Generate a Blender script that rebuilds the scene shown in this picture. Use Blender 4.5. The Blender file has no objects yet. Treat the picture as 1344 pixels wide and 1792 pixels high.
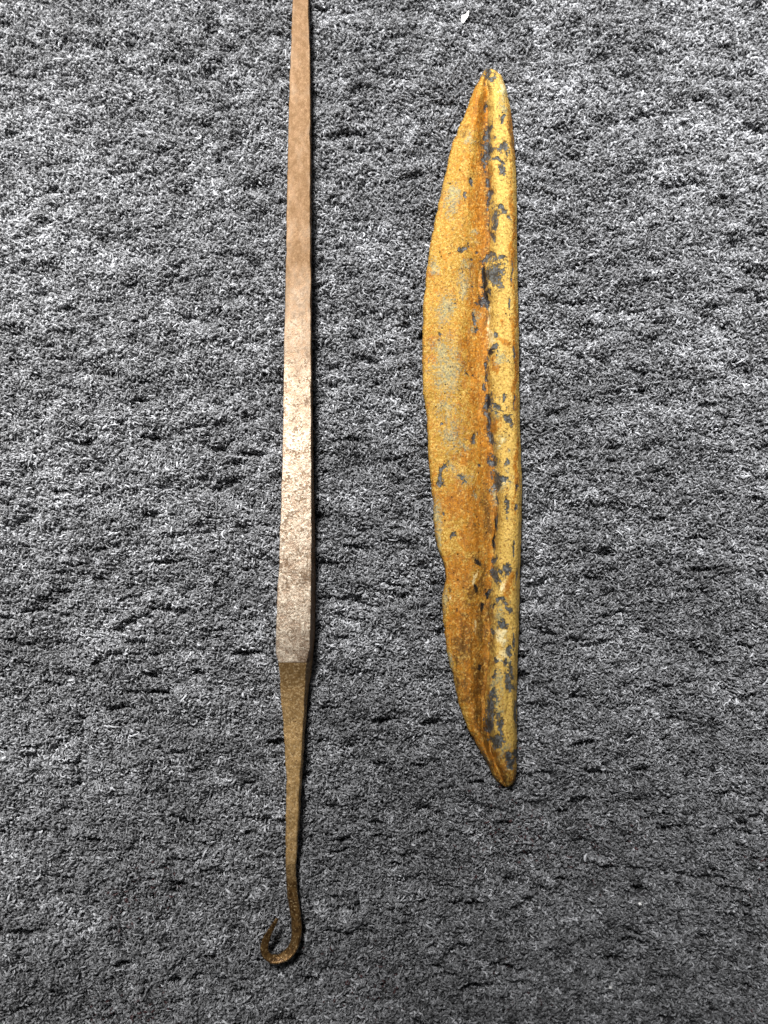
import bpy, math
import numpy as np
from mathutils import Vector

# ------------------------------------------------------------------ scale, camera, light
# table units: 1 unit = 0.075 mm ("u"); everything is built in units and scaled to metres
S = 7.5e-5
FOC = 1500.0                      # camera distance to the cloth centre (units)
TILT = math.radians(5.0)
sc = bpy.context.scene
col = sc.collection

CAM = np.array([0.0, -FOC * math.sin(TILT), FOC * math.cos(TILT)])
FWD = -CAM / np.linalg.norm(CAM)
RGT = np.array([1.0, 0.0, 0.0])
UPV = np.cross(RGT, FWD)

cam_data = bpy.data.cameras.new("camera")
cam_data.sensor_fit = 'VERTICAL'
cam_data.sensor_height = 36.0
cam_data.lens = 36.0 * FOC / 1792.0
cam_data.clip_start = 0.005
cam_data.clip_end = 20.0
cam = bpy.data.objects.new("camera", cam_data)
col.objects.link(cam)
cam.location = Vector(CAM * S)
cam.rotation_euler = (TILT, 0, 0)
cam_data.dof.use_dof = True
cam_data.dof.focus_distance = 1492.0 * S
cam_data.dof.aperture_fstop = 13.0
sc.camera = cam

world = bpy.data.worlds.new("World")
sc.world = world
world.use_nodes = True
bg = world.node_tree.nodes["Background"]
bg.inputs[0].default_value = (0.95, 0.98, 1.0, 1)
bg.inputs[1].default_value = 0.06

def lamp(name, loc, target, cone, blend, radius, power, color):
    """an added spot with a soft-edged cone, shaped for the falloff across the cloth"""
    d = bpy.data.lights.new(name, 'SPOT')
    d.spot_size, d.spot_blend = cone, blend
    d.shadow_soft_size = radius
    d.energy = power
    d.color = color
    o = bpy.data.objects.new(name, d)
    col.objects.link(o)
    o.location = loc
    o.rotation_euler = (Vector(target) - Vector(loc)).to_track_quat('-Z', 'Y').to_euler()
    return o

PA, PB = 23.0, 67.0  # added spots; their cones leave the lower end of the cloth dark
lamp("left_falloff_spot", (-0.100, 0.199, 0.288), (-0.100, 0.038, 0.0), 0.70, 1.0, 0.055, PA, (1.0, 0.985, 0.965))
lamp("right_falloff_spot", (-0.050, 0.300, 0.422), (0.112, 0.108, 0.0), 0.66, 1.0, 0.080, PB, (1.0, 0.99, 0.98))

sc.view_settings.view_transform = 'Standard'
sc.view_settings.look = 'None'
sc.view_settings.gamma = 1.0
sc.view_settings.use_curve_mapping = False
sc.view_settings.exposure = 0.0

rng = np.random.default_rng(11)

# ------------------------------------------------------------------ helpers
def unproject(px, py, z):
    """point at height z (units) that the lens sees at picture position px, py"""
    px, py, z = np.broadcast_arrays(np.asarray(px, float), np.asarray(py, float), np.asarray(z, float))
    d = (FWD[None, :] + ((px.ravel() - 672.0) / FOC)[:, None] * RGT + ((896.0 - py.ravel()) / FOC)[:, None] * UPV)
    t = (z.ravel() - CAM[2]) / d[:, 2]
    return CAM + d * t[:, None]

def gfield(shape, sy, sx, seed):
    """smooth random field, unit variance"""
    r = np.random.default_rng(seed)
    f = np.fft.rfft2(r.standard_normal(shape))
    ky = np.fft.fftfreq(shape[0])[:, None]
    kx = np.fft.rfftfreq(shape[1])[None, :]
    f *= np.exp(-2 * (math.pi ** 2) * ((ky * sy) ** 2 + (kx * sx) ** 2))
    o = np.fft.irfft2(f, s=shape)
    return (o - o.mean()) / o.std()

def noise1(n, s, seed):
    r = np.random.default_rng(seed)
    f = np.fft.rfft(r.standard_normal(n + 256))
    k = np.fft.rfftfreq(n + 256)
    o = np.fft.irfft(f * np.exp(-2 * (math.pi * k * s) ** 2), n + 256)[:n]
    return o / o.std()

def sample(field, x, y, x0, y0, step):
    fx = np.clip((x - x0) / step, 0, field.shape[1] - 1.001)
    fy = np.clip((y - y0) / step, 0, field.shape[0] - 1.001)
    ix, iy = fx.astype(int), fy.astype(int)
    ax, ay = fx - ix, fy - iy
    return ((field[iy, ix] * (1 - ax) + field[iy, ix + 1] * ax) * (1 - ay)
            + (field[iy + 1, ix] * (1 - ax) + field[iy + 1, ix + 1] * ax) * ay)

def tab(pts, y):
    p = np.array(sorted(pts, key=lambda q: q[0]), float)
    return np.interp(y, p[:, 0], p[:, 1])

def smooth(a, n):
    k = np.hanning(2 * n + 3)[1:-1]
    k /= k.sum()
    ap = np.concatenate([2 * a[0] - a[n:0:-1], a, 2 * a[-1] - a[-2:-n - 2:-1]])
    return np.convolve(ap, k, 'valid')

def sstep(a, b, x):
    t = np.clip((x - a) / (b - a), 0, 1)
    return t * t * (3 - 2 * t)

def mesh_obj(name, verts, faces, mat, parent=None, base=(0, 0, 0), shade=True, attrs=None):
    """verts in units, relative to world; stored relative to base"""
    me = bpy.data.meshes.new(name)
    v = (np.asarray(verts, float) - np.asarray(base, float)) * S
    me.from_pydata(v.tolist(), [], [list(map(int, f)) for f in faces])
    if attrs:
        for k, a in attrs.items():
            at = me.attributes.new(k, 'FLOAT', 'POINT')
            at.data.foreach_set('value', np.asarray(a, np.float32))
    me.update()
    if shade:
        me.polygons.foreach_set('use_smooth', [True] * len(me.polygons))
    me.materials.append(mat)
    o = bpy.data.objects.new(name, me)
    col.objects.link(o)
    if parent is not None:
        o.parent = parent
    else:
        o.location = Vector(np.asarray(base, float) * S)
    return o

def tag(o, label=None, cat=None, kind=None, group=None):
    if label: o['label'] = label
    if cat: o['category'] = cat
    if kind: o['kind'] = kind
    if group: o['group'] = group
    return o

def empty(name, base, label, cat):
    o = bpy.data.objects.new(name, None)
    col.objects.link(o)
    o.empty_display_size = 0.005
    o.location = Vector(np.asarray(base, float) * S)
    return tag(o, label, cat)

class NT:
    """small node-tree helper; every texture works in units"""
    def __init__(self, name):
        self.m = bpy.data.materials.new(name)
        self.m.use_nodes = True
        self.t = self.m.node_tree
        self.b = self.t.nodes["Principled BSDF"]
        tc = self.t.nodes.new("ShaderNodeTexCoord")
        self.co = self.vmath('SCALE', tc.outputs['Object'], scale=1.0 / S)
    def lk(self, a, b):
        self.t.links.new(a, b)
    def put(self, sock, v):
        if hasattr(v, 'is_output'):
            self.lk(v, sock)
        else:
            sock.default_value = v
    def vmath(self, op, a, b=None, scale=None):
        n = self.t.nodes.new("ShaderNodeVectorMath"); n.operation = op
        self.put(n.inputs[0], a)
        if b is not None: self.put(n.inputs[1], b)
        if scale is not None: self.put(n.inputs['Scale'], scale)
        return n.outputs[0]
    def math(self, op, a, b=0.0, c=None, clamp=False):
        n = self.t.nodes.new("ShaderNodeMath"); n.operation = op; n.use_clamp = clamp
        self.put(n.inputs[0], a); self.put(n.inputs[1], b)
        if c is not None: self.put(n.inputs[2], c)
        return n.outputs[0]
    def noise(self, size, detail=3.0, stretch=(1, 1, 1), rough=0.55, dist=0.0, off=0.0):
        v = self.vmath('MULTIPLY', self.co, tuple(s / size for s in stretch))
        v = self.vmath('ADD', v, (off, off * 1.7, off * 0.3))
        n = self.t.nodes.new("ShaderNodeTexNoise")
        n.inputs['Scale'].default_value = 1.0
        n.inputs['Detail'].default_value = detail
        n.inputs['Roughness'].default_value = rough
        n.inputs['Distortion'].default_value = dist
        self.lk(v, n.inputs['Vector'])
        return n.outputs['Fac']
    def ramp(self, x, lo, hi, a=0.0, b=1.0):
        n = self.t.nodes.new("ShaderNodeMapRange"); n.interpolation_type = 'SMOOTHSTEP'
        self.put(n.inputs['Value'], x)
        n.inputs['From Min'].default_value = lo; n.inputs['From Max'].default_value = hi
        n.inputs['To Min'].default_value = a; n.inputs['To Max'].default_value = b
        return n.outputs['Result']
    def mix(self, f, a, b):
        n = self.t.nodes.new("ShaderNodeMix"); n.data_type = 'RGBA'
        self.put(n.inputs[0], f)
        ca, cb = n.inputs[6], n.inputs[7]
        self.put(ca, a if hasattr(a, 'is_output') else (*a, 1)); self.put(cb, b if hasattr(b, 'is_output') else (*b, 1))
        return n.outputs[2]
    def attr(self, name):
        n = self.t.nodes.new("ShaderNodeAttribute"); n.attribute_name = name
        return n.outputs['Fac']
    def bump(self, h, dist, strength=1.0, prev=None):
        n = self.t.nodes.new("ShaderNodeBump")
        n.inputs['Strength'].default_value = strength
        n.inputs['Distance'].default_value = dist * S
        self.lk(h, n.inputs['Height'])
        if prev is not None: self.lk(prev, n.inputs['Normal'])
        return n.outputs['Normal']

# ------------------------------------------------------------------ the felt cloth
GX0, GY0, GST = -1000.0, -1250.0, 4.0
GN = (626, 501)                                   # rows (y), columns (x)
lump = gfield(GN, 5.0, 7.0, 1) * 2.2 + gfield(GN, 1.9, 2.6, 2) * 4.0
crack = gfield(GN, 1.0, 3.8, 3)
crack2 = gfield(GN, 0.9, 2.2, 4)
fiss = sstep(1.2, 2.4, crack) * 15.0 + sstep(1.3, 2.5, crack2) * 11.0
fiss *= np.interp(GY0 + np.arange(GN[0]) * GST, [-700, -200, 700], [1.35, 1.1, 0.45])[:, None]
HF = lump - fiss - 7.0
fm = NT("felt_base")
fm.b.inputs['Base Color'].default_value = (0.022, 0.022, 0.024, 1)
fm.b.inputs['Roughness'].default_value = 0.95
fm.lk(fm.bump(fm.noise(5, 3), 4.0), fm.b.inputs['Normal'])
gx = GX0 + np.arange(GN[1]) * GST
gy = GY0 + np.arange(GN[0]) * GST
XX, YY = np.meshgrid(gx, gy)
gv = np.stack([XX.ravel(), YY.ravel(), (HF - 5.0).ravel()], 1)
idx = np.arange(GN[0] * GN[1]).reshape(GN)
gf = np.stack([idx[:-1, :-1].ravel(), idx[:-1, 1:].ravel(), idx[1:, 1:].ravel(), idx[1:, :-1].ravel()], 1)
cloth = mesh_obj("felt_cloth", gv, gf, fm.m)
tag(cloth, "dark grey heathered felt cloth that both metal objects lie on", None, 'structure')

NF = 860000
NP = 6
fx = rng.uniform(GX0 + 20, -GX0 - 20, NF)
fy = rng.uniform(GY0 + 20, -GY0 - 20, NF)
hz = sample(HF, fx, fy, GX0, GY0, GST)
tone_patch = sample(0.8 * gfield(GN, 5.0, 8.0, 7) + gfield(GN, 1.2, 1.6, 8), fx, fy, GX0, GY0, GST)
ang = rng.normal(0, 0.95, NF) + np.where(rng.random(NF) < 0.5, 0, math.pi)
L = np.clip(rng.lognormal(math.log(7.0), 0.40, NF), 3.2, 19)
curl = rng.normal(0, 1.9, NF)                      # total turn (radians)
t = np.linspace(-0.5, 0.5, NP)[None, :]
th = ang[:, None] + curl[:, None] * t
dx = np.cos(th) * (L / (NP - 1))[:, None]
dy = np.sin(th) * (L / (NP - 1))[:, None]
px_ = np.cumsum(dx, 1); py_ = np.cumsum(dy, 1)
px_ += (fx - px_.mean(1))[:, None]; py_ += (fy - py_.mean(1))[:, None]
arch = rng.uniform(0.5, 5.5, NF)[:, None] * np.cos(t * math.pi) ** 1.0
pitch = rng.normal(0, 0.22, NF)[:, None] * L[:, None] * t
layer = rng.uniform(-7.0, 1.5, NF)
pz_ = hz[:, None] + layer[:, None] + arch + pitch
P3 = np.stack([px_, py_, pz_], 2).astype(np.float32)
rad = (np.clip(rng.lognormal(math.log(1.05), 0.32, NF), 0.55, 2.4)[:, None]
       * (1 - 0.55 * np.abs(2 * t) ** 2.5)).astype(np.float32)
q = rng.random(NF) + 0.09 * tone_patch
tone = np.where(q < 0.24, rng.uniform(0.04, 0.10, NF),
        np.where(q < 0.72, rng.uniform(0.12, 0.24, NF),
         np.where(q < 0.98, rng.uniform(0.22, 0.35, NF), rng.uniform(0.38, 0.58, NF))))
redp = sample(gfield(GN, 12.0, 14.0, 9), fx, fy, GX0, GY0, GST)
red = np.where((rng.random(NF) < 0.09 * sstep(0.3, 2.0, redp) * sstep(-350, -650, fy) ) & (tone < 0.2), 1.0, 0.0)

hc = bpy.data.hair_curves.new("pile")
hc.add_curves([NP] * NF)
hc.attributes['position'].data.foreach_set('vector', (P3 * S).ravel())
ra = hc.attributes.get('radius') or hc.attributes.new('radius', 'FLOAT', 'POINT')
ra.data.foreach_set('value', (rad * S).ravel())
for nm, a in (('tone', tone), ('red', red)):
    at = hc.attributes.new(nm, 'FLOAT', 'CURVE')
    at.data.foreach_set('value', a.astype(np.float32))
pm = NT("felt_fibre")
tn = pm.attr('tone')
cmb = pm.t.nodes.new("ShaderNodeCombineColor")
pm.lk(pm.math('MULTIPLY', tn, 0.985), cmb.inputs[0]); pm.lk(tn, cmb.inputs[1]); pm.lk(pm.math('MULTIPLY', tn, 1.045), cmb.inputs[2])
pm.lk(pm.mix(pm.attr('red'), cmb.outputs[0], (0.060, 0.026, 0.027)), pm.b.inputs['Base Color'])
pm.b.inputs['Roughness'].default_value = 0.42
pm.b.inputs['Specular IOR Level'].default_value = 0.55
hc.materials.append(pm.m)
pile = bpy.data.objects.new("pile", hc)
col.objects.link(pile)
pile.parent = cloth
tag(pile, "mixed black, grey and white felt fibres with short dark creases", None, 'stuff')

# ------------------------------------------------------------------ ring sweeping for the hook tool
def section(sl_t, sr_t, sr_b, sl_b, zt, zb, r, k=4):
    """rounded quad in (side, z), anticlockwise seen along the tool"""
    c = np.array([[sr_t, zt], [sl_t, zt], [sl_b, zb], [sr_b, zb]], float)
    out = []
    for i in range(4):
        p, a, b = c[i], c[i - 1], c[(i + 1) % 4]
        da = (a - p) / np.linalg.norm(a - p); db = (b - p) / np.linalg.norm(b - p)
        rr = min(r, 0.47 * np.linalg.norm(a - p), 0.47 * np.linalg.norm(b - p))
        s, e = p + da * rr, p + db * rr
        for j in range(k + 1):
            u = j / k
            out.append((1 - u) ** 2 * s + 2 * u * (1 - u) * p + u * u * e)
    return np.array(out)

def ring(cx, cy, nx, ny, sec):
    return unproject(cx + nx * sec[:, 0], cy + ny * sec[:, 0], sec[:, 1])

def loft(rings, cap0=True, cap1=True):
    n = len(rings[0]); v = np.concatenate(rings); f = []
    for i in range(len(rings) - 1):
        for j in range(n):
            a, b = i * n + j, i * n + (j + 1) % n
            f.append((a, b, b + n, a + n))
    if cap0: f.append(tuple(range(n))[::-1])
    if cap1: f.append(tuple(range((len(rings) - 1) * n, len(rings) * n)))
    return v, f

LEFT = [(-260, 520), (0, 512), (100, 508.6), (200, 505), (300, 503), (400, 501.5), (500, 499.5), (600, 497.3), (700, 495.5),
        (800, 493.6), (900, 491), (1000, 487), (1050, 485), (1100, 482.8), (1140, 482.6), (1148, 483.4), (1159, 487)]
RIGHT = [(-260, 536), (0, 539.5), (50, 541), (100, 542), (200, 543), (300, 542.8), (400, 543), (500, 543.6), (600, 543.8), (700, 544.2),
         (800, 544.8), (900, 545), (950, 545.3), (1000, 544.6), (1050, 543.6), (1100, 543), (1132, 542), (1146, 540), (1159, 536)]
OUTER = [(-260, 538), (0, 541.5), (200, 545), (400, 545.2), (600, 546), (700, 547), (850, 549.5), (950, 552), (1050, 552.5), (1110, 551.5), (1159, 547)]
ZTOP = [(-260, 26), (0, 30), (400, 38), (800, 46), (1100, 51), (1159, 50)]

BASE_T = np.array([-160.0, -180.0, 0.0])
tool = empty("hook_tool", BASE_T, "long slim brass hook tool with tapered square shank and curled tip", "hook")

SHY = unproject(511, 1159, 50)[0][1] - BASE_T[1]
mm = NT("worn_brass")          # shank and neck share one old brass
along = mm.t.nodes.new("ShaderNodeSeparateXYZ"); mm.lk(mm.co, along.inputs[0])
ys = along.outputs['Y']                              # units from the tool's base, + towards the thin end
n_big = mm.noise(38, 3, (1.6, 0.7, 1), off=3)
n_mid = mm.noise(9, 4, (1.2, 0.8, 1), rough=0.65, off=1)
n_fine = mm.noise(3.8, 3, rough=0.7, off=9)
brown = mm.mix(n_mid, (0.095, 0.046, 0.014), (0.150, 0.080, 0.028))
pale = mm.mix(mm.ramp(n_mid, 0.35, 0.7), (0.25, 0.180, 0.128), (0.60, 0.53, 0.425))
gloss_wear = mm.math('ADD', mm.ramp(ys, 170, 720, 1.0, 0.0), mm.math('MULTIPLY', mm.math('SUBTRACT', n_big, 0.5), 0.8), clamp=True)  # top-face gloss painted into the shank's colour, patchy with wear
geo = mm.t.nodes.new('ShaderNodeNewGeometry')
sepn = mm.t.nodes.new('ShaderNodeSeparateXYZ'); mm.lk(geo.outputs['Normal'], sepn.inputs[0])
gloss_wear = mm.math('MULTIPLY', gloss_wear, mm.ramp(sepn.outputs['Z'], 0.55, 0.9))  # upward faces only, so the sides' shade stays brown in the colour
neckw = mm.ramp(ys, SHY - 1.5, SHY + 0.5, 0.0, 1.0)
c = mm.mix(mm.math('MULTIPLY', gloss_wear, neckw), brown, pale)
grad = mm.ramp(ys, SHY - 150, SHY, 1.0, 0.35)  # shade of the slope painted in: neck darkens up to the shoulder
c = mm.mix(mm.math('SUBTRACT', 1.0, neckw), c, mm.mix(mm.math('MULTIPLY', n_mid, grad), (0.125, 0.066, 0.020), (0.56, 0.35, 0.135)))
speck = mm.math('ADD', mm.math('MULTIPLY', n_fine, 0.52), mm.math('MULTIPLY', n_mid, 0.48))
n_cl = mm.noise(22, 2, off=17)
speck = mm.math('ADD', speck, mm.math('MULTIPLY', mm.math('SUBTRACT', n_cl, 0.5), 0.32))
sp = mm.math('MULTIPLY', mm.ramp(speck, 0.50, 0.585), mm.math('MULTIPLY', mm.math('ADD', mm.math('MULTIPLY', mm.math('MULTIPLY', gloss_wear, 1.7, clamp=True), neckw), 0.10, clamp=True), 0.88))
c = mm.mix(sp, c, (0.085, 0.045, 0.022))
gold = mm.math('MULTIPLY', mm.ramp(n_fine, 0.50, 0.62), mm.math('MULTIPLY_ADD', neckw, -0.40, 0.45))
c = mm.mix(gold, c, (0.78, 0.58, 0.32))
pitn = mm.math('MULTIPLY', mm.ramp(mm.noise(4.2, 3, rough=0.7, off=23), 0.54, 0.64), mm.math('MULTIPLY_ADD', neckw, -0.45, 0.65))
c = mm.mix(pitn, c, (0.09, 0.045, 0.016))
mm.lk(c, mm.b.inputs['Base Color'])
mm.lk(mm.math('MULTIPLY_ADD', mm.math('MULTIPLY', gloss_wear, neckw), 0.30, 0.48), mm.b.inputs['Metallic'])
mm.lk(mm.math('ADD', mm.ramp(n_mid, 0.3, 0.7, 0.42, 0.56), mm.math('MULTIPLY', mm.math('SUBTRACT', 1.0, gloss_wear), 0.14)), mm.b.inputs['Roughness'])
mm.lk(mm.bump(mm.math('MULTIPLY', speck, -1.0), 1.6, 0.7, mm.bump(n_mid, 2.2, 0.6)), mm.b.inputs['Normal'])

ysh = np.concatenate([np.arange(-260, 1130, 3.0), np.arange(1130, 1159.1, 1.5), [1159.0]])
ysh = np.unique(ysh)
nj = len(ysh)
lj = smooth(tab(LEFT, ysh), 4) + 0.35 * noise1(nj, 2, 21) + 0.12 * noise1(nj, 9, 22)
rj = smooth(tab(RIGHT, ysh), 4) + 0.35 * noise1(nj, 2, 23) + 0.12 * noise1(nj, 9, 24)
nick = lambda sd: np.clip(noise1(nj, 1.2, sd) - 1.9, 0, 2) * 1.1 * (ysh < 1140)
lj += nick(27); rj -= nick(28)
oj = smooth(tab(OUTER, ysh), 6) + 0.1 * noise1(nj, 4, 25)
zj = tab(ZTOP, ysh) + 0.12 * noise1(nj, 5, 26)
lj[-1], rj[-1], oj[-1], zj[-1] = 487, 536, 547, 50
def shank_ring(y, l, r, o, zt, zb, bev):
    wt = unproject(l, y, zt)[0]
    # bottom left lies straight below the top left edge
    D = FOC * math.cos(TILT)
    lb = 672 + (l - 672) * (D - zt) / (D - zb)
    return ring(0, y, 1, 0, section(l, r, o, lb, zt, zb, bev))
rings = [shank_ring(y, lj[i], rj[i], oj[i], zj[i], 1.0, 1.3) for i, y in enumerate(ysh)]
v, f = loft(rings, True, False)
mesh_obj("shank", v, f, mm.m, tool, BASE_T)

NL = [(1159, 487), (1200, 490), (1250, 494.5), (1300, 498), (1350, 500.3), (1400, 500.5), (1450, 499.6), (1500, 499.3), (1512, 499.5)]
NR = [(1159, 536), (1200, 534), (1250, 531), (1300, 528.5), (1350, 526), (1400, 523.3), (1450, 521.5), (1480, 519.6), (1512, 517.5)]
NO = [(1159, 547), (1200, 541.5), (1250, 536), (1300, 532.5), (1350, 529.5), (1400, 526.5), (1450, 524), (1512, 519)]
NZ = [(1159, 50), (1180, 42), (1200, 36.5), (1230, 31.5), (1260, 29), (1300, 27.5), (1322, 26.6), (1400, 25.5), (1512, 25)]
NB = [(1159, 1), (1250, 2), (1350, 4), (1512, 6)]
yn = np.unique(np.concatenate([np.arange(1159, 1512, 3.0), [1512.0]]))
nn = len(yn)
ln = smooth(tab(NL, yn), 3) + 0.5 * noise1(nn, 2, 31); rn = smooth(tab(NR, yn), 3) + 0.5 * noise1(nn, 2, 32)
on = smooth(tab(NO, yn), 3) + 0.4 * noise1(nn, 2, 33); zn = smooth(tab(NZ, yn), 2) + 0.3 * noise1(nn, 3, 34)
ln[0], rn[0], on[0], zn[0] = 487, 536, 547, 50
bn = tab(NB, yn)
bev = np.interp(yn, [1159, 1300, 1512], [1.3, 2.0, 4.0])
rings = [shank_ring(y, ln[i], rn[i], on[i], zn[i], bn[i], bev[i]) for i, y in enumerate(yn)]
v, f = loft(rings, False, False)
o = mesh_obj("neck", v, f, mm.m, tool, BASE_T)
tag(o, "brown tapering neck below the square shoulder")
last_neck = rings[-1]

hm = NT("dark_brass")
hn = hm.noise(7, 4, rough=0.65); hf_ = hm.noise(2.6, 3, off=5)
hcol = hm.mix(hm.ramp(hn, 0.35, 0.7), (0.075, 0.036, 0.010), (0.25, 0.14, 0.048))
hcol = hm.mix(hm.ramp(hf_, 0.60, 0.67), hcol, (0.75, 0.55, 0.28))  # bright flecks paint small glints into the hook's colour
hsep = hm.t.nodes.new('ShaderNodeSeparateXYZ'); hm.lk(hm.co, hsep.inputs[0])
hy = hm.math('ADD', hsep.outputs['Y'], hm.math('MULTIPLY', hm.math('SUBTRACT', hn, 0.5), 22.0))
hcol = hm.mix(hm.ramp(hy, -440, -435), hcol, hm.mix(hm.ramp(hf_, 0.42, 0.62), (0.20, 0.115, 0.042), (0.50, 0.33, 0.15)))
hm.lk(hcol, hm.b.inputs['Base Color'])
hm.b.inputs['Metallic'].default_value = 0.6
hm.b.inputs['Roughness'].default_value = 0.33
hm.lk(hm.bump(hf_, 0.8, 0.5, hm.bump(hn, 2.0, 0.5)), hm.b.inputs['Normal'])
HC = np.array([  # x, y, half width, z of top, thickness, rounding
    (508.6, 1512, 9.2, 25.0, 19.0, 4.0), (509, 1526, 9.3, 23.0, 19, 6.0), (510, 1540, 9.4, 21.5, 18.5, 6.5), (511.8, 1566, 9.6, 19.5, 18, 7.0),
    (515.8, 1592, 9.6, 18.5, 17, 7.5), (518.6, 1611, 9.5, 18.0, 17, 7.5), (519.5, 1629, 9.4, 18.0, 17, 7.5),
    (517.8, 1646, 9.4, 18.0, 17, 7.5), (512, 1661, 9.2, 18.0, 16.5, 4.5), (502, 1672, 9.0, 18.5, 16.5, 4.5),
    (488, 1679, 8.8, 19.5, 16.5, 4.5), (474, 1679, 8.5, 21.0, 16.5, 4.5), (464, 1671, 8.2, 22.5, 16.5, 4.0),
    (461.5, 1658, 7.7, 24.0, 16, 3.5), (465.8, 1643, 7.0, 25.0, 15, 3.0), (473, 1629, 5.9, 25.5, 13.5, 2.5),
    (480.5, 1616, 4.4, 26.0, 11, 4.0), (486, 1607.5, 2.2, 26.0, 7, 2.0)], float)
seg = np.concatenate([[0], np.cumsum(np.hypot(np.diff(HC[:, 0]), np.diff(HC[:, 1])))])
su = np.linspace(0, seg[-1], 110)
HS = np.stack([smooth(np.interp(su, seg, HC[:, k]), 5) for k in range(6)], 1)
HS[0] = HC[0]
tx = np.gradient(HS[:, 0]); ty = np.gradient(HS[:, 1]); tl = np.hypot(tx, ty); tx /= tl; ty /= tl
w_ = np.clip(su / 14.0, 0, 1)
hw = HS[:, 2] * np.interp(su, [0, 20, 60], [1, 1.0, 0.96]) + 0.35 * noise1(110, 2, 41) * w_
rings = []
for i in range(110):
    nx, ny = ty[i], -tx[i]                 # side vector; at the start it points to +x
    if i == 0: nx, ny = 1.0, 0.0
    if nx == 0 and ny == 0: nx = 1
    sx_, sy_ = nx, ny
    sec = section(-hw[i], hw[i], hw[i], -hw[i], HS[i, 3], HS[i, 3] - HS[i, 4], HS[i, 5])
    sec[:, 1] += 0.95 * sstep(1640, 1676, HS[i, 1] if su[i] < seg[9] else 1700.0) * (1 - 0.5 * su[i] / seg[-1]) * sec[:, 0]
    rings.append(ring(HS[i, 0], HS[i, 1], sx_, sy_, sec))
rings[0] = last_neck
v, f = loft(rings, False, True)
o = mesh_obj("hook", v, f, hm.m, tool, BASE_T)
tag(o, "dark brown curled hook at the lower end")

# ------------------------------------------------------------------ the patinated blade
BL = [(119, 853), (124, 846), (138, 840), (160, 828), (187, 818), (214, 807), (245, 794), (287, 783), (314, 776), (343, 770), (388, 761), (428, 753.5),
      (466, 747.5), (499, 744), (524, 741), (570, 739.5), (629, 740), (673, 741), (702, 743.5), (738, 748), (780, 749), (800, 748.5),
      (825, 751), (845, 753), (867, 757), (895, 758.5), (923, 760.5), (945, 763.5), (961, 767.5), (972, 772), (983, 776.5), (996, 780), (1012, 779.5), (1028, 777.5), (1040, 774),
      (1050, 773), (1083, 773.7), (1105, 777), (1124, 780), (1157, 786), (1195, 795), (1233, 803), (1260, 813.5), (1284, 823), (1309, 838),
      (1338, 853.5), (1358, 863), (1368, 870), (1373, 876), (1376, 882), (1377.5, 887)]
BR = [(119, 857), (124.5, 869), (133, 878), (156, 886), (189, 893.5), (225, 897.5), (270, 901.5), (323, 904), (390, 905), (457, 905), (517, 906.5),
      (562, 908), (651, 908.5), (740, 910), (807, 912), (856, 914), (900, 913), (979, 911), (1023, 909.5), (1099, 908.5), (1162, 905.5),
      (1229, 904.5), (1296, 905), (1340, 904), (1356, 903), (1366, 901), (1371, 898), (1375, 893), (1377.5, 888)]
BC = [(119, 855), (142, 850), (174, 853), (212, 853), (267, 854), (312, 854), (368, 855), (424, 858), (446, 854), (468, 846), (500, 846), (528, 853),
      (550, 855), (617, 854), (651, 850), (673, 852), (702, 853), (751, 858), (807, 864), (833, 866), (878, 869), (912, 869), (956, 865),
      (990, 862), (1023, 860), (1041, 855), (1079, 854), (1106, 859), (1144, 855), (1179, 852), (1206, 848), (1251, 850), (1284, 856),
      (1318, 861), (1350, 872), (1377, 886.5)]
NRW = 700
a_ = np.linspace(0, 1, NRW)
yb = 119 + (1377 - 119) * (0.90 * a_ + 0.10 * (0.5 - 0.5 * np.cos(np.pi * a_)))
xl = tab(BL, yb); xr = tab(BR, yb); xc = tab(BC, yb)
mid = slice(12, NRW - 12)
xl_s, xr_s, xc_s = smooth(xl, 4), smooth(xr, 5), smooth(xc, 4)
xl[mid], xr[mid], xc[mid] = xl_s[mid], xr_s[mid], xc_s[mid]
endw = sstep(0, 40, np.minimum(yb - 119, 1377 - yb))
xl = xl + endw * (0.6 * noise1(NRW, 2.5, 51) + 0.5 * noise1(NRW, 9, 52))
xr = xr + endw * (0.25 * noise1(NRW, 3, 53))
xc = np.clip(xc + endw * 0.8 * noise1(NRW, 3, 54), xl + 0.35 * (xr - xl) * 0.2, xr - 0.2 * (xr - xl))
NA, NBc = 56, 36                                   # columns on the blade and on the spine
ua = np.linspace(0, 1, NA); ua = ua ** 0.9
ub = np.linspace(0, 1, NBc + 1)[1:]
dend0 = np.clip(yb - 119, 0, None); dend1 = np.clip(1377 - yb, 0, None)
taper = np.sqrt(np.clip(1 - (1 - np.clip(dend0 / 70, 0, 1)) ** 2, 0, 1)) * np.sqrt(np.clip(1 - (1 - np.clip(dend1 / 80, 0, 1)) ** 2, 0, 1))
XA = xl[:, None] + (xc - xl)[:, None] * ua[None]
XB = xc[:, None] + (xr - xc)[:, None] * ub[None]
XT = np.concatenate([XA, XB], 1)
YT = np.repeat(yb[:, None], XT.shape[1], 1)
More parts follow.
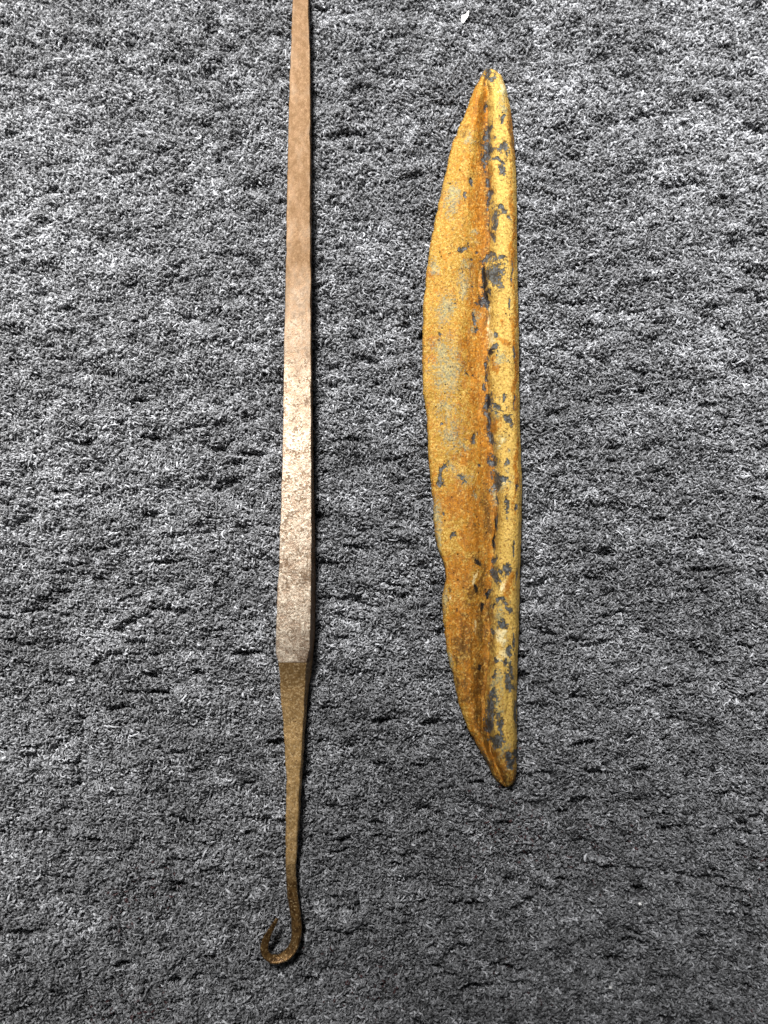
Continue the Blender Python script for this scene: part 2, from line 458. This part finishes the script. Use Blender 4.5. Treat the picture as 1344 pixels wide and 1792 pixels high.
# heights (units above the cloth)
edge_d = XA - xl[:, None]
zA = 9 + 9.5 * np.sqrt(np.clip(1 - (1 - np.clip(edge_d / 6.0, 0, 1)) ** 2, 0, 1)) + 8.0 * sstep(0.0, 0.4, ua)[None] - 20.5 * sstep(0.48, 0.97, ua)[None] * (0.25 + 0.75 * sstep(0, 90, np.minimum(dend0, dend1)))[:, None]
kf = np.clip(ub, 0, 1)
prof = np.interp(ub, [0, 0.06, 0.14, 0.26, 0.42, 0.58, 0.72, 0.82, 0.90, 0.96, 1.0], [0, 0.32, 0.66, 0.90, 1.0, 1.0, 0.96, 0.89, 0.76, 0.52, 0.15])
prof = np.convolve(np.pad(prof, 2, mode='edge'), np.ones(5) / 5, 'valid')
zB = (6.0 + 36.0 * prof)[None] * np.ones((NRW, 1))
ZT = np.concatenate([zA, zB], 1)
ZT = 3.0 + (ZT - 3.0) * (0.12 + 0.88 * taper)[:, None]
# lumps, long grain, and the ragged lower half of the crease
fld = (1377 - 100, 240)
gl = gfield((1300, 260), 26, 10, 61); gm = gfield((1300, 260), 9, 3.2, 62); gr = gfield((1300, 260), 26, 1.3, 63)
sx = XT; sy = YT
ZT = ZT + taper[:, None] * (1.1 * sample(gl, sx, sy, 700, 100, 1) + 0.55 * sample(gm, sx, sy, 700, 100, 1)
                            + (0.12 + 0.6 * sstep(900, 1100, YT)) * 0.7 * sample(gr, sx, sy, 700, 100, 1))

# patches: x, y, rx, ry, lean (dx per dy)
DARK = [(850,186,4,16,-.25),(880,198,6,8,0),(854,232,6,19,0),(852,270,7,23,0),(874,254,11,11,.3),(872,277,15,4.5,-.1),(882,297,7,15,0),
 (854,318,5,13,0),(823,321,4,8,0),(814,344,3.5,7,0),(858,343,5,9,0),(861,357,7,8,0),(879,368,10,9,.3),(888,380,3.5,9,.3),(865,384,10,13,-.2),
 (863,410,6,7,0),(808,429,9,6,-.6),(832,438,3,4,0),(826,451,2.8,4,0),(787,323,3,3,0),(858,456,14,8,0),(878,456,9,10,0),(866,484,17,21,0),(847,494,8,32,0),(846,480,7,20,0),(846,510,6,16,0),
 (896,475,2.2,20,0),(843,531,4.5,9,0),(852,528,6,11,0),(889,532,2.4,9,0),(858,513,3.3,4,0),(833,559,3.5,9,0),(835,579,4.5,6,0),(769,584,3.4,4.5,0),
 (867,589,4.5,7,0),(858,619,7,11,0),(849,640,3.5,11,0),(850,660,3.5,9,0),(847,679,3.5,9,0),(856,711,7,20,0),(872,713,15,7,.1),(883,695,4.5,6,0),
 (891,738,4.5,13,.3),(858,741,3.6,19,0),(864,760,6,11,0),(866,805,6,16,0),(889,807,4.5,9,0),(872,841,12,13,0),(774,825,8,11,-.5),(764,841,8,8,-.4),
 (832,765,4.5,9,0),(839,816,4.5,5,0),(812,845,6,6,0),(880,842,8,9,0),(890,887,5.5,16,0),(872,876,2.8,9,0),(904,853,2.4,7,0),(904,885,2.2,7,0),
 (868,915,3,16,0),(865,945,3,18,-.1),(793,940,5.5,6.5,0),(865,978,7,8,0),(866,1010,9,19,.1),(876,1000,5,8,.5),(887,1003,4.5,13,-.2),(854,1042,6,8,0),
 (876,1061,15,9,.3),(890,1070,7,9,.4),(861,1063,6,7,0),(875,1092,8,9,0),(878,1100,9,7,0),(861,1106,3.5,9,0),(890,1135,5.5,13,0),(882,1162,6.5,11,0),
 (863,1166,6,7,0),(865,1184,5,5,0),(894,1175,5.5,15,.2),(892,1195,8,13,.4),(863,1220,7,15,0),(861,1246,11,24,0),(856,1270,7,19,0),(874,1273,5.5,21,0),
 (867,1298,9,13,0),(902,1251,3.5,22,0),(890,1333,8,12,-.2),(899,1322,5.5,11,0),(853,124,17,11,-.3),(848,131,8,12,-.2),(846,134,6,9,0),(900,960,2,16,0),(903,1010,2,14,0),
 (899,1120,2.2,16,0),(899,620,1.8,20,0),(900,700,1.8,18,0),(776,905,3,4,0),(826,503,2.5,3,0),(792,529,2.4,2.4,0),(815,658,2.6,3,0),(828,658,2.6,3,0),(772,738,2.4,2.6,0)]
BROWN = [(846,1010,8,60,.05),(842,1090,12,60,0),(838,1180,14,60,0),(836,1245,12,40,.1),(852,900,8,60,0),(848,1290,7,30,.4),(812,1130,18,40,0),(820,1040,14,26,0),(852,400,6,50,0),(850,310,6,60,0),(800,1200,8,34,.2),(845,250,8,40,0),(847,911,7,8,0),(832,901,4,5,0),(828,923,5,6,0),(832,934,5,6,0),(835,985,8,12,.3),(834,1028,9,17,.1),(843,1063,8,18,0),(839,1166,5,12,0),
 (834,1184,6,10,0),(823,1210,6,8,0),(815,1232,14,10,0),(838,1205,8,26,0),(808,1080,9,10,0),(812,1200,8,22,.2),(840,1110,5,25,0),(853,1075,5,26,.1),(857,1130,5,22,.2),(850,560,6,22,0),(850,640,7,16,0),
 (800,1160,7,12,0),(804,1236,10,10,0),(830,1246,10,20,0),(806,232,12,12,-.5),(853,528,6,14,0),(786,1035,4,10,0),(880,1360,20,14,0),(858,1335,8,18,.6),(896,250,4,22,0),(893,225,4,14,0)]
GREEN = [(781,645,30,62,0),(793,350,15,36,0),(812,500,16,30,0),(792,765,24,40,0),(776,540,14,30,0),(774,615,24,28,0),(791,669,17,24,0),(783,713,28,24,0),(812,783,15,11,0),(789,825,18,17,0),(812,845,16,11,0),(818,247,11,12,0),(794,337,18,18,0),
 (878,165,8,24,0),(886,185,6,16,0),(764,900,8,38,0),(766,940,6,26,0),(776,1052,6,26,0),(786,1155,6,24,.2),(874,626,16,12,0),(879,771,12,13,0),(880,842,14,18,0),(868,870,9,26,0),(870,1080,14,18,0),(878,1110,10,16,0),
 (886,1160,8,26,0),(872,1230,9,24,0),(871,1195,12,14,0),(865,1210,10,30,0),(878,1320,10,16,0),(889,1340,8,10,0),(825,410,10,10,0),(817,466,14,14,0),(760,470,8,16,0),(780,540,20,12,0),(832,575,8,16,0),(835,870,8,10,0),(872,720,13,18,0),(838,555,6,10,0),(889,807,7,12,0),(855,1330,6,12,.5)]
PALE = [(857,538,5,9,0),(856,565,4.5,18,0),(857,590,5,18,0),(862,598,4,14,0),(879,771,6,8,0),(872,830,7,10,0),(880,848,6,7,0),(888,1344,5,6,0),(872,1112,12,14,0),(880,1140,14,16,0),(873,155,8,14,0),(868,1160,10,8,0),(832,1010,3,12,0),(880,1030,6,16,0),(786,1050,3,5,0),(832,1095,4,14,0)]  # pale spots; those on the spine's left border paint its highlights in
RUST = [(848,330,14,80,0),(836,370,22,60,0),(845,430,14,40,0),(834,200,16,60,0),(846,600,12,90,0),(838,700,18,60,0),(846,780,18,60,0),(822,800,20,24,0),(808,880,62,42,0),
 (830,930,34,70,0),(800,1000,40,40,0),(812,1100,46,80,0),(826,1200,34,80,0),(840,1270,22,50,0),(856,1320,16,40,.5),(755,478,9,14,0),(757,597,10,8,0),(756,632,10,7,0),(752,848,6,6,0),
 (780,470,4,5,0),(815,600,22,30,0),(806,640,10,20,0),(880,560,5,10,0),(872,738,14,12,0),(897,400,5,120,0),(901,640,5,140,0),(903,820,4,80,0),(896,230,7,50,0),(815,790,14,10,0),(795,805,12,6,0),(885,1350,22,26,0),(890,1030,10,26,0),(885,600,14,8,0),(868,640,12,10,0),(830,530,12,14,0),(796,760,14,20,0)]
wxl = 4.2 * sample(gfield((1300, 260), 9, 6, 71), XT, YT, 700, 100, 1) + 1.8 * sample(gfield((1300, 260), 3, 2.4, 72), XT, YT, 700, 100, 1)
wyl = 7.5 * sample(gfield((1300, 260), 8, 6, 73), XT, YT, 700, 100, 1) + 3.0 * sample(gfield((1300, 260), 3, 2.4, 74), XT, YT, 700, 100, 1)
def mask(lst, wk=1.0):
    m = np.full(XT.shape, -1.0)
    for (cx, cy, rx, ry, lean) in lst:
        r0 = np.searchsorted(yb, cy - 2.2 * ry - 16); r1 = np.searchsorted(yb, cy + 2.2 * ry + 16)
        k = 0.72 * wk * min(1.0, 0.25 + min(rx, ry) / 9.0)
        X, Y = XT[r0:r1] + k * wxl[r0:r1], YT[r0:r1] + k * wyl[r0:r1]
        r = np.sqrt(((X - cx - lean * (Y - cy)) / rx) ** 2 + ((Y - cy) / ry) ** 2)
        m[r0:r1] = np.maximum(m[r0:r1], 1 - r)
    return m
mk = {'dark': mask(DARK), 'brown': mask(BROWN), 'green': mask(GREEN), 'pale': mask(PALE), 'rust': mask(RUST)}
mk['rust'][:, :NA] = np.maximum(mk['rust'][:, :NA], 0.62 * sstep(0.55, 0.92, ua)[None] * (0.75 + 0.25 * noise1(NRW, 25, 91))[:, None] - 0.02)
mk['pit'] = mask([(847,491,6.5,29,0),(851,519,5,12,0),(858,619,5,9,0),(855,706,3.5,14,0),(867,915,2.2,16,0),(864,946,2.2,16,-.1),(852,1042,3,7,0),(839,1166,3.5,8,0),(843,1064,3.5,10,0),(834,1028,4,10,.1),(835,985,4,7,.3)], 0.45)
mk['spine'] = np.concatenate([np.zeros((NRW, NA)), np.ones((NRW, NBc))], 1)
ZT = ZT - taper[:, None] * 1.3 * sstep(0.0, 0.35, mk['dark']) * (YT > 150)
# the deep hollow beside the big dark patch
pit = np.exp(-(((XT - 843) / 6.0) ** 2 + ((YT - 495) / 24.0) ** 2))
ZT = ZT - 11.0 * pit
# cleft along the crease between y 880 and 970
cl = np.exp(-((XT - xc[:, None] - 1.0) / 2.2) ** 2) * sstep(880, 905, YT) * (1 - sstep(950, 975, YT))
ZT = ZT - 5.0 * cl

BASE_B = np.array([168.0, 148.0, 0.0])
blade_root = empty("bronze_blade", BASE_B, "ochre patinated bronze blade with thick rounded spine, pointed at both ends", "blade")
pmx = NT("ochre_patina")
A = {k: pmx.attr(k) for k in mk}
nG = pmx.noise(15, 4, (1.2, 0.8, 1), rough=0.62, off=2)        # along the grain
nM = pmx.noise(6, 4, (1.05, 0.9, 1), rough=0.68, off=4)
nF = pmx.noise(3.5, 3, rough=0.7, off=6)
nS = pmx.noise(5, 3, (1.6, 0.18, 1), rough=0.6, off=8)          # long streaks
nL = pmx.noise(60, 3, (1.2, 0.8, 1), rough=0.6, off=12)
def edged(a, k1, k2, lo, hi):
    x = pmx.math('ADD', a, pmx.math('MULTIPLY', pmx.math('SUBTRACT', nM, 0.5), k1))
    x = pmx.math('ADD', x, pmx.math('MULTIPLY', pmx.math('SUBTRACT', nF, 0.5), k2))
    return pmx.ramp(x, lo, hi)
ochre = pmx.mix(pmx.ramp(nG, 0.3, 0.7), (0.31, 0.165, 0.017), (0.43, 0.265, 0.048))
ochre = pmx.mix(pmx.math('MULTIPLY', A['spine'], 0.8), ochre, (0.50, 0.325, 0.075))
ochre = pmx.mix(pmx.ramp(nF, 0.50, 0.64, 0, 0.75), ochre, (0.68, 0.47, 0.14))
rustx = pmx.math('ADD', A['rust'], pmx.math('MULTIPLY', pmx.math('SUBTRACT', nL, 0.5), 0.7))
rustx = pmx.math('ADD', rustx, pmx.math('MULTIPLY', pmx.math('SUBTRACT', nG, 0.5), 2.2))
rustx = pmx.math('ADD', rustx, pmx.math('MULTIPLY', pmx.math('SUBTRACT', nM, 0.5), 2.8))
rcol = pmx.mix(pmx.ramp(pmx.math('ADD', pmx.math('MULTIPLY', nS, 0.35), pmx.math('MULTIPLY', nM, 0.65)), 0.40, 0.60), (0.20, 0.062, 0.004), (0.42, 0.165, 0.011))
c = pmx.mix(pmx.ramp(rustx, -0.25, 0.55, 0, 0.96), ochre, rcol)
nF2 = pmx.noise(3.9, 3, rough=0.7, off=31)
c = pmx.mix(pmx.math('MULTIPLY', pmx.ramp(nF2, 0.50, 0.62), 0.75), c, pmx.mix(nG, (0.17, 0.07, 0.010), (0.30, 0.14, 0.02)))
c = pmx.mix(pmx.math('MULTIPLY', edged(A['green'], 3.0, 3.6, 0.0, 0.85), 0.72), c, pmx.mix(pmx.ramp(nF, 0.36, 0.62), (0.48, 0.45, 0.22), (0.09, 0.12, 0.10)))
c = pmx.mix(pmx.math('MULTIPLY', edged(A['pale'], 2.2, 2.6, 0.0, 0.8), 0.75), c, (0.78, 0.66, 0.36))
c = pmx.mix(pmx.math('MULTIPLY', edged(A['brown'], 3.0, 2.8, -0.1, 0.9), 0.85), c, (0.075, 0.036, 0.008))
flk = pmx.noise(5.2, 3, rough=0.68, off=41)
c = pmx.mix(pmx.math('MULTIPLY', pmx.ramp(flk, 0.54, 0.66), 0.5), c, (0.66, 0.43, 0.12))
spk = pmx.noise(4.4, 2, rough=0.7, off=47)
c = pmx.mix(pmx.math('MULTIPLY', pmx.ramp(spk, 0.60, 0.68), 0.75), c, (0.09, 0.055, 0.02))
dk = edged(A['dark'], 2.6, 2.4, -0.05, 0.34)
dcol = pmx.mix(pmx.ramp(nM, 0.40, 0.72), (0.012, 0.015, 0.019), (0.13, 0.145, 0.15))
c = pmx.mix(pmx.math('MULTIPLY', dk, 0.95), c, dcol)
c = pmx.mix(pmx.math('MULTIPLY', edged(A['pit'], 1.0, 1.0, -0.05, 0.3), 0.95), c, (0.008, 0.008, 0.009))
# scattered pin-prick pits
pk = pmx.t.nodes.new("ShaderNodeTexVoronoi"); pk.inputs['Scale'].default_value = 1.0
pmx.lk(pmx.vmath('MULTIPLY', pmx.co, (1 / 9.0, 1 / 11.0, 1 / 9.0)), pk.inputs['Vector'])
pits = pmx.math('MULTIPLY', pmx.ramp(pk.outputs['Distance'], 0.10, 0.19, 1, 0), pmx.ramp(nG, 0.50, 0.60))
c = pmx.mix(pmx.math('MULTIPLY', pits, 0.8), c, (0.06, 0.04, 0.02))
pmx.lk(c, pmx.b.inputs['Base Color'])
pmx.lk(pmx.ramp(dk, 0, 1, 0.60, 0.48), pmx.b.inputs['Roughness'])
pmx.b.inputs['Specular IOR Level'].default_value = 0.2
hgt = pmx.math('ADD', pmx.math('MULTIPLY', nM, 0.6), pmx.math('MULTIPLY', nF, 0.4))
hgt = pmx.math('SUBTRACT', hgt, pmx.math('MULTIPLY', dk, 0.45))
hgt = pmx.math('SUBTRACT', hgt, pmx.math('MULTIPLY', pits, 0.5))
pmx.lk(pmx.bump(hgt, 4.2, 1.0, pmx.bump(nS, 1.0, 0.3)), pmx.b.inputs['Normal'])

def strip(z_top, x_top, y_top, left_open, right_open, name, cols, zbot):
    """closed top sheet + underside, open where it meets the neighbouring part"""
    X, Y, Z = x_top[:, cols], y_top[:, cols], z_top[:, cols]
    n = X.shape[1]
    top = unproject(X, Y, Z).reshape(NRW, n, 3)
    ks = np.linspace(0, n - 1, 9).astype(int)
    bot = top[:, ks].copy()
    bot[:, :, 2] = zbot
    cen = top[:, ks].mean(1, keepdims=True)
    bot[:, :, :2] = cen[:, :, :2] + (bot[:, :, :2] - cen[:, :, :2]) * (0.97 if not (left_open or right_open) else 1.0)
    V = np.concatenate([top.reshape(-1, 3), bot.reshape(-1, 3)])
    T = np.arange(NRW * n).reshape(NRW, n)
    B = NRW * n + np.arange(NRW * 9).reshape(NRW, 9)
    F = np.stack([T[:-1, :-1].ravel(), T[1:, :-1].ravel(), T[1:, 1:].ravel(), T[:-1, 1:].ravel()], 1).tolist()
    F += np.stack([B[:-1, :-1].ravel(), B[:-1, 1:].ravel(), B[1:, 1:].ravel(), B[1:, :-1].ravel()], 1).tolist()
    if not left_open:
        F += np.stack([T[:-1, 0], B[:-1, 0], B[1:, 0], T[1:, 0]], 1).tolist()
    if not right_open:
        F += np.stack([T[:-1, -1], T[1:, -1], B[1:, -1], B[:-1, -1]], 1).tolist()
    at = {}
    for k in mk:
        a = mk[k][:, cols]
        at[k] = np.concatenate([a.ravel(), a[:, ks].ravel()])
    return mesh_obj(name, V, F, pmx.m, blade_root, BASE_B, attrs=at)
zb_ = 2.0
strip(ZT, XT, YT, False, True, "blade", slice(0, NA), zb_)
o = strip(ZT, XT, YT, True, False, "spine", slice(NA - 1, NA + NBc), zb_)
tag(o, "thick rounded spine with dark grey bare patches")

# ------------------------------------------------------------------ small litter on the cloth
wm = NT("white_paper")
wm.b.inputs['Base Color'].default_value = (0.86, 0.86, 0.85, 1)
wm.b.inputs['Roughness'].default_value = 0.6
out = [(807.5, 28, 7), (812, 26, 8), (815, 24.5, 8), (821, 17.5, 5), (820, 25, 7), (819, 29, 8), (814.5, 35, 9), (810.5, 40.5, 9), (808, 38.5, 8)]
pt = np.array([unproject(a, b, z)[0] for a, b, z in out])
pb = pt.copy(); pb[:, 2] -= 1.6
n = len(pt)
ctr = pt.mean(0, keepdims=True) + [[0, 0, 1.0]]
V = np.concatenate([pt, pb, ctr])
F = [(2 * n, i, (i + 1) % n)[::-1] for i in range(n)] + [(i, (i + 1) % n, n + (i + 1) % n, n + i) for i in range(n)] + [tuple(range(n, 2 * n))]
fb = pt.mean(0); fb[2] = 0
o = mesh_obj("paper_flake", V, F, wm.m, None, fb, shade=False)
tag(o, "tiny white pointed paper flake on the felt above the blade", "flake")

import bmesh
def crumb(px, py, r, seed, label):
    bm = bmesh.new()
    bmesh.ops.create_icosphere(bm, subdivisions=2, radius=1.0)
    rr = np.random.default_rng(seed)
    base = unproject(px, py, 6.0)[0]
    V = np.array([v.co[:] for v in bm.verts]) * (1 + 0.18 * rr.standard_normal((len(bm.verts), 1)))
    V = V * np.array([r, r * 0.9, r * 0.8]) + base
    F = [[v.index for v in fc.verts] for fc in bm.faces]
    bm.free()
    o = mesh_obj("crumb", V, F, wm.m, None, base)
    tag(o, label, "crumb")
crumb(1120, 1582, 3.4, 1, "round white crumb on the felt to the lower right of the blade tip")
crumb(1068, 1728, 2.8, 2, "small white crumb near the lower right edge of the felt")
